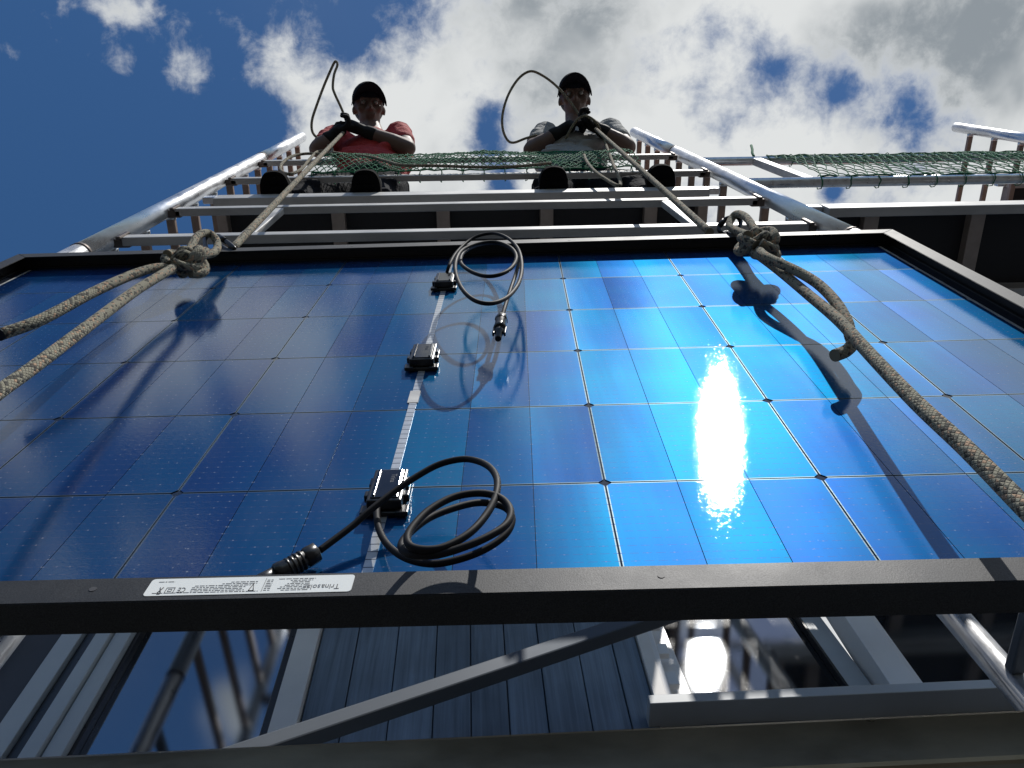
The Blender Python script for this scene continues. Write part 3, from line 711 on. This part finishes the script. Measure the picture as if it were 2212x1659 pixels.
def connector(par, a, b, plug):
    d = (b - a); L = d.length; e = empty('connector'); e.parent = par; e.location = a; e.rotation_mode = 'QUATERNION'; e.rotation_quaternion = d.to_track_quat('Z', 'Y')
    def lathe(name, prof_, m_='black_plastic', n=16):
        return tube(name, [(0, 0, z) for z, r in prof_], [r for z, r in prof_], m_, e, n)
    lathe('gland_nut', [(0, .005), (.002, .0092), (.012, .0095), (.013, .0088)], n=6)
    lathe('body', [(.0131, .0082), (.030, .0085), (.034, .0092), (.038, .0092), (.040, .0075)])
    if plug:
        lathe('plug', [(.0402, .0068), (.050, .0066), (.052, .0048), (.068, .0046), (.070, .004)])
        for s in (-1, 1): box('latch', (s * .0078 - .0014, -.003, .036), (s * .0078 + .0014, .003, .056), 'black_plastic', e, .0006)
    else:
        lathe('socket', [(.0402, .0074), (.052, .0078), (.058, .0070), (.0585, .0055)])
        for k in range(4): lathe('grip_ring', [(.015 + .004 * k, .0088), (.017 + .004 * k, .0088)])
connector(cb, P1[-1], P1[-1] + (toP(onP(1070, 765, .030)) - P1[-1]).normalized() * .07, True)
connector(cb2, P2[-1], P2[-1] + (toP(onP(560, 1262, .006)) - P2[-1]).normalized() * .06, False)

# ------------------------------------------------------------------ ropes, knots, carabiners
RR = .0079
def helix(a, b, rad, turns, n=14, ph=0.0, side=None):
    a, b = Vector(a), Vector(b); d = (b - a).normalized()
    s = side if side else PN; s = (s - d * s.dot(d)).normalized(); t = d.cross(s); out = []
    N = int(turns * n)
    for k in range(N + 1):
        an = ph + 2 * math.pi * k / n; out.append(a + (b - a) * (k / N) + (s * math.cos(an) + t * math.sin(an)) * rad)
    return out
def knot(a, b, sc, t0=0.0):
    """figure-eight knot laid along a -> b, opened at the tail end where the strands leave it"""
    a, b = Vector(a), Vector(b); d = (b - a).normalized(); n_ = (PN - d * PN.dot(d)).normalized(); sd = d.cross(n_); c_ = (a + b) / 2; out = []
    for k in range(49):
        t = math.pi + .16 + (2 * math.pi - .32) * k / 48 + t0
        x, y, z = (2 + math.cos(2 * t)) * math.cos(3 * t), (2 + math.cos(2 * t)) * math.sin(3 * t), math.sin(4 * t)
        out.append(c_ + d * x * sc * 1.12 + sd * y * sc * .86 + n_ * z * sc * 1.05)
    return out
# left tail rope
KL0, KL1 = onP(366, 600, .050), onP(438, 540, .050)
tailA = [onP(2, 722, .075), onP(90, 690, .075), onP(200, 632, .072), onP(290, 592, .064), onP(342, 578, .058), onP(372, 582, .05)]
tailB = [onP(-140, 960, .09), onP(-20, 860, .085), onP(70, 795, .08), onP(180, 712, .075), onP(290, 630, .066), onP(352, 592, .06), onP(385, 572, .052)]
loopL = [onP(395, 560, .050), onP(412, 535, .055), onP(426, 511, .060), onP(447, 503, .056), onP(464, 514, .046), onP(470, 532, .036), onP(462, 546, .036), onP(440, 552, .044), onP(412, 562, .05)]
tl = tubes('tail_rope', [tailA, tailB, loopL, knot(KL0, KL1, .0140), knot(KL0 + PN * .010 - PV * .008, KL1 + PN * .010 - PV * .008, .0112, .25)], RR, 'rope', None, 14, 6)
tag(tl, 'beige flecked tail rope knotted at the upper left corner of the panel', 'rope')
cut = tube('rope_end', [onP(1, 722, .075), onP(-3, 724, .075)], RR * 1.03, 'black_plastic', tl, 14)
# right tail rope
KR0, KR1 = onP(1606, 500, .055), onP(1672, 560, .055)
endR = [onP(1640, 540, .055), onP(1655, 555, .062), onP(1716, 583, .062), onP(1765, 612, .058), onP(1804, 651, .055), onP(1829, 694, .050), onP(1836, 722, .042), onP(1841, 742, .038), onP(1828, 758, .038), onP(1803, 768, .038)]
mainR = [onP(1630, 545, .050), onP(1680, 582, .046), onP(1748, 638, .046), onP(1814, 694, .056), onP(1880, 766, .060), onP(1978, 868, .065), onP(2086, 968, .070), onP(2212, 1095, .075), onP(2380, 1260, .085)]
loopR = [onP(1650, 520, .055), onP(1628, 492, .060), onP(1612, 470, .060), onP(1594, 462, .055), onP(1582, 470, .045), onP(1576, 488, .036), onP(1590, 498, .038), onP(1612, 508, .046), onP(1636, 530, .05)]
tr = tubes('tail_rope', [endR, mainR, loopR, knot(KR1, KR0, .0140), knot(KR1 + PN * .010 - PV * .008, KR0 + PN * .010 - PV * .008, .0112, .25)], RR, 'rope', None, 14, 6)
tag(tr, 'dark flecked tail rope knotted at the upper right corner of the panel', 'rope')

def carabiner(pts, label):
    o = tube('carabiner', pts, .0046, 'black_metal', None, 10, closed=True, curve=6); tag(o, label, 'carabiner', 'carabiners hooked into the panel frame')
    g_ = tube('gate_sleeve', [Vector(pts[1]).lerp(Vector(pts[2]), .1), Vector(pts[1]).lerp(Vector(pts[2]), .9)], .0062, 'black_metal', o, 10); return o
carabiner([onP(446, 512, .030), onP(470, 510, .040), onP(490, 522, .036), onP(507, 538, .028), onP(497, 543, .018), onP(474, 531, .018), onP(458, 543, .016), onP(445, 534, .020)], 'black carabiner hooked into the panel frame at the left knot')
carabiner([onP(1559, 504, .016), onP(1553, 490, .026), onP(1566, 474, .040), onP(1590, 468, .046), onP(1600, 480, .036), onP(1594, 500, .022), onP(1583, 506, .014), onP(1570, 502, .012)], 'black carabiner hooked into the panel frame at the right knot')

# hauling ropes up to the men, with the slack looped in their hands
HL = atZ(742, 286, 4.22); HR = atZ(1284, 276, 4.24)
botL, botR = onP(501, 538, .022), onP(1534, 502, .022)
def Z(pts):                                   # slack that hangs lower than the top rail hangs in front of it
    out = []
    for a, b, c in pts:
        p = atZ(a, b, c); out.append(p if p.y < .425 else atY(a, b, .425))
    return out
mainL = [botL + (HL - botL) * k / 8 + Vector((0, 0, -.02 * math.sin(math.pi * k / 8))) for k in range(9)] + [HL + Vector((0, .0, .05))]
slackL = Z([(748, 262, 4.27), (738, 235, 4.30), (722, 200, 4.34), (719, 185, 4.36), (722, 160, 4.40), (729, 140, 4.44), (724, 133, 4.46), (715, 150, 4.44), (700, 185, 4.40), (685, 225, 4.33), (674, 260, 4.28), (675, 285, 4.24), (688, 300, 4.20), (705, 312, 4.17), (718, 322, 4.15), (712, 332, 4.12), (695, 333, 4.10), (660, 332, 4.10), (630, 338, 4.09), (610, 352, 4.07), (607, 368, 4.05), (625, 376, 4.04), (650, 366, 4.06), (668, 345, 4.09), (685, 328, 4.11), (705, 326, 4.12)])
slackL2 = Z([(712, 328, 4.11), (750, 334, 4.11), (800, 339, 4.10), (840, 350, 4.09), (870, 357, 4.06), (940, 358, 4.07), (1040, 361, 4.07), (1120, 359, 4.07), (1190, 352, 4.08)])
hl = tubes('hauling_rope', [mainL], RR * 1.06, 'rope', None, 12, 6); tag(hl, 'pale rope running from the left man\'s hands down to the panel, slack looped beside him', 'rope')
tubes('rope_slack', [slackL, slackL2], RR * .80, 'rope', hl, 10, 6)
mainRh = [botR + (HR - botR) * k / 8 + Vector((0, 0, -.02 * math.sin(math.pi * k / 8))) for k in range(9)] + [HR + Vector((-.01, .0, .05))]
slackR = Z([(1252, 250, 4.28), (1228, 215, 4.33), (1200, 184, 4.38), (1170, 162, 4.42), (1145, 154, 4.44), (1120, 170, 4.42), (1098, 205, 4.36), (1086, 245, 4.30), (1086, 278, 4.25), (1096, 302, 4.21), (1110, 308, 4.20), (1135, 299, 4.20), (1160, 292, 4.21)])
slackR2 = Z([(1222, 300, 4.17), (1235, 275, 4.17), (1250, 256, 4.17), (1268, 251, 4.17), (1290, 268, 4.16), (1308, 310, 4.12), (1325, 355, 4.06), (1340, 392, 4.01), (1334, 401, 3.99), (1310, 388, 4.0), (1285, 370, 4.03), (1268, 350, 4.06), (1262, 335, 4.08)])
hr = tubes('hauling_rope', [mainRh], RR * 1.06, 'rope', None, 12, 6); tag(hr, 'rope running from the right man\'s hands down to the panel, slack looped beside his head', 'rope')
tubes('rope_slack', [slackR, slackR2], RR * .80, 'rope', hr, 10, 6)

# ------------------------------------------------------------------ people
def blob_mesh(name, prims, voxel, m_, parent=None, smooth_it=4):
    """union of tapered capsules and ellipsoids, voxel-remeshed into one continuous skin"""
    bm = bmesh.new()
    for pr in prims:
        if pr[0] == 'c':
            _, a, ra, b, rb = pr; b2 = bmesh.new()
            for c, r in ((a, ra), (b, rb)): bmesh.ops.create_icosphere(b2, subdivisions=2, radius=r, matrix=Matrix.Translation(Vector(c)))
            h = bmesh.ops.convex_hull(b2, input=b2.verts)
            bmesh.ops.delete(b2, geom=[v for v in h['geom_interior'] if isinstance(v, bmesh.types.BMVert)], context='VERTS')
            me_ = bpy.data.meshes.new('t'); b2.to_mesh(me_); b2.free(); bm.from_mesh(me_); bpy.data.meshes.remove(me_)
        else:
            _, c, rx, ry, rz, fr = pr         # ellipsoid with axes fr (3x3)
            mm = Matrix.Translation(Vector(c)) @ fr.to_4x4() @ Matrix.Diagonal((rx, ry, rz, 1))
            bmesh.ops.create_icosphere(bm, subdivisions=3, radius=1.0, matrix=mm)
    me = bpy.data.meshes.new(name); bm.to_mesh(me); bm.free()
    o = bpy.data.objects.new(name, me); COL.objects.link(o)
    r = o.modifiers.new('r', 'REMESH'); r.mode = 'VOXEL'; r.voxel_size = voxel
    s = o.modifiers.new('s', 'SMOOTH'); s.factor = .5; s.iterations = smooth_it
    dg = bpy.context.evaluated_depsgraph_get(); me2 = bpy.data.meshes.new_from_object(o.evaluated_get(dg)); me2.name = name
    bpy.data.objects.remove(o); bpy.data.meshes.remove(me)
    return link(name, me2, m_, parent, None, True)

def hand(prims, wrist, palm, fingers_dir, curl_dir, side_dir):
    """a gloved hand: palm block and five fingers curling round the rope"""
    f, c, s = fingers_dir.normalized(), curl_dir.normalized(), side_dir.normalized()
    prims.append(('c', wrist, .028, palm, .032))
    for k in range(4):
        off = (k - 1.5) * .0205; ln_ = (.036, .041, .039, .031)[k]
        base = palm + s * off + f * .030; p1 = base + f * ln_ * .75 + c * .010; p2 = p1 + f * ln_ * .25 + c * ln_ * .75; p3 = p2 - f * ln_ * .45 + c * ln_ * .35
        prims.append(('c', palm + s * off * .8, .015, base, .0125)); prims.append(('c', base, .0122, p1, .0115)); prims.append(('c', p1, .0115, p2, .0105)); prims.append(('c', p2, .0105, p3, .0095))
    tb = palm - s * .026 - f * .012; t1 = tb - s * .022 + f * .018 + c * .012; t2 = t1 + f * .026 + c * .014
    prims.append(('c', tb, .0155, t1, .0130)); prims.append(('c', t1, .0130, t2, .0105))

def person(D):
    z0 = 3.04
    hip = D['hip']; chest = D['chest']; neck = D['neck']; head = D['head']
    root = empty('person', (hip.x, hip.y, z0), D['label'], 'person', 'men on the scaffold deck')
    def P(o): o.parent = root; o.matrix_parent_inverse = Matrix.Translation(root.location).inverted(); return o
    # head frame: f looks at the camera, u is the crown
    f = (-head.normalized() + D.get('look', Vector((0, 0, 0)))).normalized()
    u = (Vector((D.get('roll', 0), -1, .0))); u = (u - f * u.dot(f)).normalized(); r = f.cross(u)   # r: viewer's right reversed
    fr = Matrix((r, u, f)).transposed()
    sL, sR = D['sh']; eL, eR = D['el']; wL, wR = D['wr']; hL, hR = D['ha']
    legs = []
    for s, ft in ((-1, D['feet'][0]), (1, D['feet'][1])):
        hj = hip + Vector((s * .095, 0, -.04)); an = Vector((ft.x, ft.y + .16, z0 + .10)); kn = (hj + an) / 2 + Vector((s * .02, -.035, .02))
        legs.append((hj, kn, an, ft))
    body = []
    E3 = Matrix.Identity(3)
    up = (chest - hip).normalized(); bx = Vector((1, 0, 0)); bz = up; by = bz.cross(bx).normalized(); bx = by.cross(bz); tf = Matrix((bx, by, bz)).transposed()
    body += [('e', hip, .165, .115, .13, tf), ('e', (hip + chest) / 2, .15, .105, .17, tf), ('e', chest, .180, .115, .16, tf)]
    body += [('c', chest + Vector((-.08, 0, .06)), .075, sL, .058), ('c', chest + Vector((.08, 0, .06)), .075, sR, .058), ('c', chest + (neck - chest) * .6, .075, neck, .056)]
    hb_ = head - u * .075 - f * .03
    body += [('c', neck, .056, hb_, .054)]
    body += [('e', head + u * .025 - f * .018, .076, .098, .098, fr), ('e', head - u * .050 + f * .015, .058, .070, .068, fr), ('e', head - u * .100 + f * .045, .026, .022, .022, fr)]
    body += [('c', head + f * .086 + u * .005, .0085, head + f * .104 - u * .032, .0135), ('c', head + f * .083 - u * .034 - r * .016, .009, head + f * .083 - u * .034 + r * .016, .009)]   # nose, nostrils
    body += [('c', head + f * .074 + u * .020 - r * .042, .010, head + f * .074 + u * .020 + r * .042, .010)]                    # brow
    body += [('c', head + f * .078 - u * .064 - r * .022, .0075, head + f * .078 - u * .064 + r * .022, .0075), ('c', head + f * .074 - u * .077 - r * .016, .008, head + f * .074 - u * .077 + r * .016, .008)]  # lips
    for s in (-1, 1):
        body += [('e', head + r * s * .079 - u * .014 - f * .014, .009, .026, .016, fr), ('e', head + r * s * .043 - u * .026 + f * .056, .024, .022, .020, fr)]   # ears, cheeks
    for sh, el, wr, ha in ((sL, eL, wL, hL), (sR, eR, wR, hR)):
        mid = el.lerp(wr, .35)
        body += [('c', sh, .056, el, .043), ('c', el, .043, mid, .044), ('c', mid, .044, wr, .029), ('c', wr, .028, ha, .028)]
    for hj, kn, an, ft in legs: body += [('c', hj, .088, kn, .060), ('c', kn, .060, an, .042), ('c', an, .042, ft + Vector((0, .05, .045)), .032)]
    b = P(blob_mesh('body', body, .0075, 'skin', None, 3))
    # T-shirt
    sh_ = [('e', hip + up * .06, .178, .13, .13, tf), ('e', (hip + chest) / 2, .172, .125, .18, tf), ('e', chest, .197, .130, .168, tf),
           ('c', chest + Vector((-.08, 0, .06)), .088, sL, .072), ('c', chest + Vector((.08, 0, .06)), .088, sR, .072), ('c', chest + (neck - chest) * .45, .085, chest + (neck - chest) * .72, .074)]
    rs = random.Random(4)
    for s_, e_ in ((sL, eL), (sR, eR)):
        sh_ += [('c', s_, .066, s_.lerp(e_, .55), .060)]
        for k in range(3): q_ = s_.lerp(e_, .12 + .17 * k); sh_ += [('c', q_ + Vector((rs.uniform(-.01, .01), -.03, .02)), .040, q_ + Vector((rs.uniform(-.02, .02), .03, .02)), .040)]
    for k in range(5):
        q_ = hip.lerp(chest, .25 + .15 * k); a_ = rs.uniform(-.12, .12); sh_ += [('c', q_ + Vector((a_ - .05, -.11, -.02)), .020, q_ + Vector((a_ + .07, -.115, .04)), .018)]
    P(blob_mesh('t_shirt', sh_, .009, D['shirt'], None, 2))
    # trousers
    tr_ = [('e', hip + Vector((0, 0, -.03)), .180, .132, .12, E3)]
    for hj, kn, an, ft in legs:
        tr_ += [('c', hj, .106, kn, .080), ('c', kn, .080, an + Vector((0, 0, .02)), .062)]
        for k in range(4): q_ = kn.lerp(an, .1 + .25 * k) if k % 2 else hj.lerp(kn, .3 + .2 * k); tr_ += [('c', q_ + Vector((-.05, -.055, .0)), .024, q_ + Vector((.05, -.06, .025)), .022)]
    tr_ += [('c', hip + Vector((.05, -.115, -.06)), .030, hip + Vector((.10, -.10, -.16)), .032)]
    P(blob_mesh('trousers', tr_, .009, 'black_trousers', None, 2))
    # boots with soles
    for (hj, kn, an, ft), s in zip(legs, (-1, 1)):
        bt = [('c', an + Vector((0, 0, .06)), .056, an + Vector((0, 0, -.03)), .052), ('c', an + Vector((0, .02, -.05)), .044, ft + Vector((0, .05, .052)), .050), ('c', ft + Vector((-.012, .04, .048)), .044, ft + Vector((.012, .045, .048)), .044)]
        P(blob_mesh('boot', bt, .008, 'boot', None, 2))
        bm = bmesh.new(); ring = []
        out_ = [(.0, .0), (.032, .008), (.048, .035), (.052, .075), (.046, .13), (.040, .19), (.040, .225), (.028, .25), (0, .258), (-.028, .25), (-.040, .225), (-.040, .19), (-.046, .13), (-.052, .075), (-.048, .035), (-.032, .008)]
        out_ = [(v_.x, v_.y) for v_ in catmull([(a_, b_, 0) for a_, b_ in out_], 4, True)]
        lo_ = [bm.verts.new((ft.x + a, ft.y + b_ - .012, z0 + .002)) for a, b_ in out_]; hi_ = [bm.verts.new((ft.x + a * 1.04, ft.y + b_ - .014, z0 + .026)) for a, b_ in out_]
        bm.faces.new(lo_); bm.faces.new(hi_[::-1])
        for k in range(len(out_)): bm.faces.new((lo_[k], lo_[(k + 1) % len(out_)], hi_[(k + 1) % len(out_)], hi_[k]))
        for kk in range(7):                   # tread bars
            yy = ft.y + .004 + .034 * kk
            if abs(kk - 4) < .5: continue
            box_bm(bm, (ft.x - .034, yy, z0 - .0035), (ft.x + .034, yy + .016, z0 + .003))
        P(link('boot_sole', me_from(bm), 'sole'))
    # gloves
    for (wr, ha, el, s) in ((wL, hL, eL, -1), (wR, hR, eR, 1)):
        gl = []; fd = (ha - wr).normalized(); ax = (D['ropeax'] - fd * D['ropeax'].dot(fd)).normalized(); cd = fd.cross(ax); 
        if cd.z > 0: cd = -cd
        gl.append(('c', wr.lerp(el, .12), .037, wr, .034)); hand(gl, wr, ha, fd, cd, ax * (1 if s > 0 else -1))
        P(blob_mesh('glove', gl, .0048, 'glove', None, 2))
    # cap: crown and curved peak
    bm = bmesh.new(); rings = []
    cc = head + u * .040 - f * .014
    for k in range(9):
        a = R(-14 + 104 * k / 8)
        rings.append([bm.verts.new(cc + r * (.086 * math.cos(a) * math.cos(t)) + f * (.105 * math.cos(a) * math.sin(t)) + u * (.092 * math.sin(a) + .004)) for t in [2 * math.pi * q / 28 for q in range(28)]])
    for k in range(8):
        for q in range(28): bm.faces.new((rings[k][q], rings[k][(q + 1) % 28], rings[k + 1][(q + 1) % 28], rings[k + 1][q]))
    bm.faces.new(rings[-1])
    pts = []
    for k in range(7):
        t = k / 6; row = []
        for q in range(15):
            a = R(6 + 168 * q / 14); sa = math.sin(a)
            row.append(bm.verts.new(cc + r * (.090 * (1 + .03 * t) * math.cos(a)) + f * (.100 * sa + .078 * t * sa ** .5) + u * (.006 + .010 * sa + .020 * t * sa - (.030 + .018 * t) * math.cos(a) ** 2)))
        pts.append(row)
    for k in range(6):
        for q in range(14): bm.faces.new((pts[k][q], pts[k][q + 1], pts[k + 1][q + 1], pts[k + 1][q]))
    me = me_from(bm); cp = link('cap', me, 'cap_cloth', None, None, True); so_ = cp.modifiers.new('s', 'SOLIDIFY'); so_.thickness = .004; P(cp)
    # eyes and short hair under the cap
    for s in (-1, 1):
        bm = bmesh.new(); bmesh.ops.create_uvsphere(bm, u_segments=10, v_segments=8, radius=.0115, matrix=Matrix.Translation(head + f * .0745 + u * .000 + r * s * .031)); P(link('eye', me_from(bm), 'eye', None, None, True))
    hr_ = [('e', head - f * .040 + u * .005, .080, .080, .075, fr)]
    P(blob_mesh('hair', hr_, .008, 'hair', None, 1))
    return root

def zz(p): return atZ(*p)
person(dict(label='man in a red T-shirt, dark cap and black gloves hauling the left rope', shirt='red_shirt',
    hip=Vector((-.475, .60, 3.93)), chest=Vector((-.470, .505, 4.27)), neck=zz((806, 288, 4.47)), head=zz((797, 232, 4.60)), roll=.05, look=Vector((.08, -.36, 0)),
    sh=(zz((722, 300, 4.40)), zz((862, 292, 4.41))), el=(zz((686, 322, 4.17)), zz((880, 320, 4.17))), wr=(zz((712, 297, 4.20)), zz((795, 286, 4.22))), ha=(zz((735, 281, 4.22)), zz((758, 272, 4.25))),
    feet=(Vector((-.70, .405, 3.04)), Vector((-.375, .405, 3.04))), ropeax=(HL - botL).normalized()))
person(dict(label='man in a light grey T-shirt, dark cap and black gloves hauling the right rope', shirt='grey_shirt',
    hip=Vector((.50, .61, 3.93)), chest=Vector((.505, .505, 4.27)), neck=zz((1244, 276, 4.48)), head=zz((1241, 212, 4.61)), roll=-.03, look=Vector((.03, -.36, 0)),
    sh=(zz((1178, 292, 4.40)), zz((1318, 284, 4.41))), el=(zz((1148, 324, 4.17)), zz((1356, 318, 4.17))), wr=(zz((1202, 288, 4.21)), zz((1300, 282, 4.20))), ha=(zz((1230, 273, 4.23)), zz((1276, 268, 4.23))),
    feet=(Vector((.305, .405, 3.04)), Vector((.70, .405, 3.04))), ropeax=(HR - botR).normalized()))
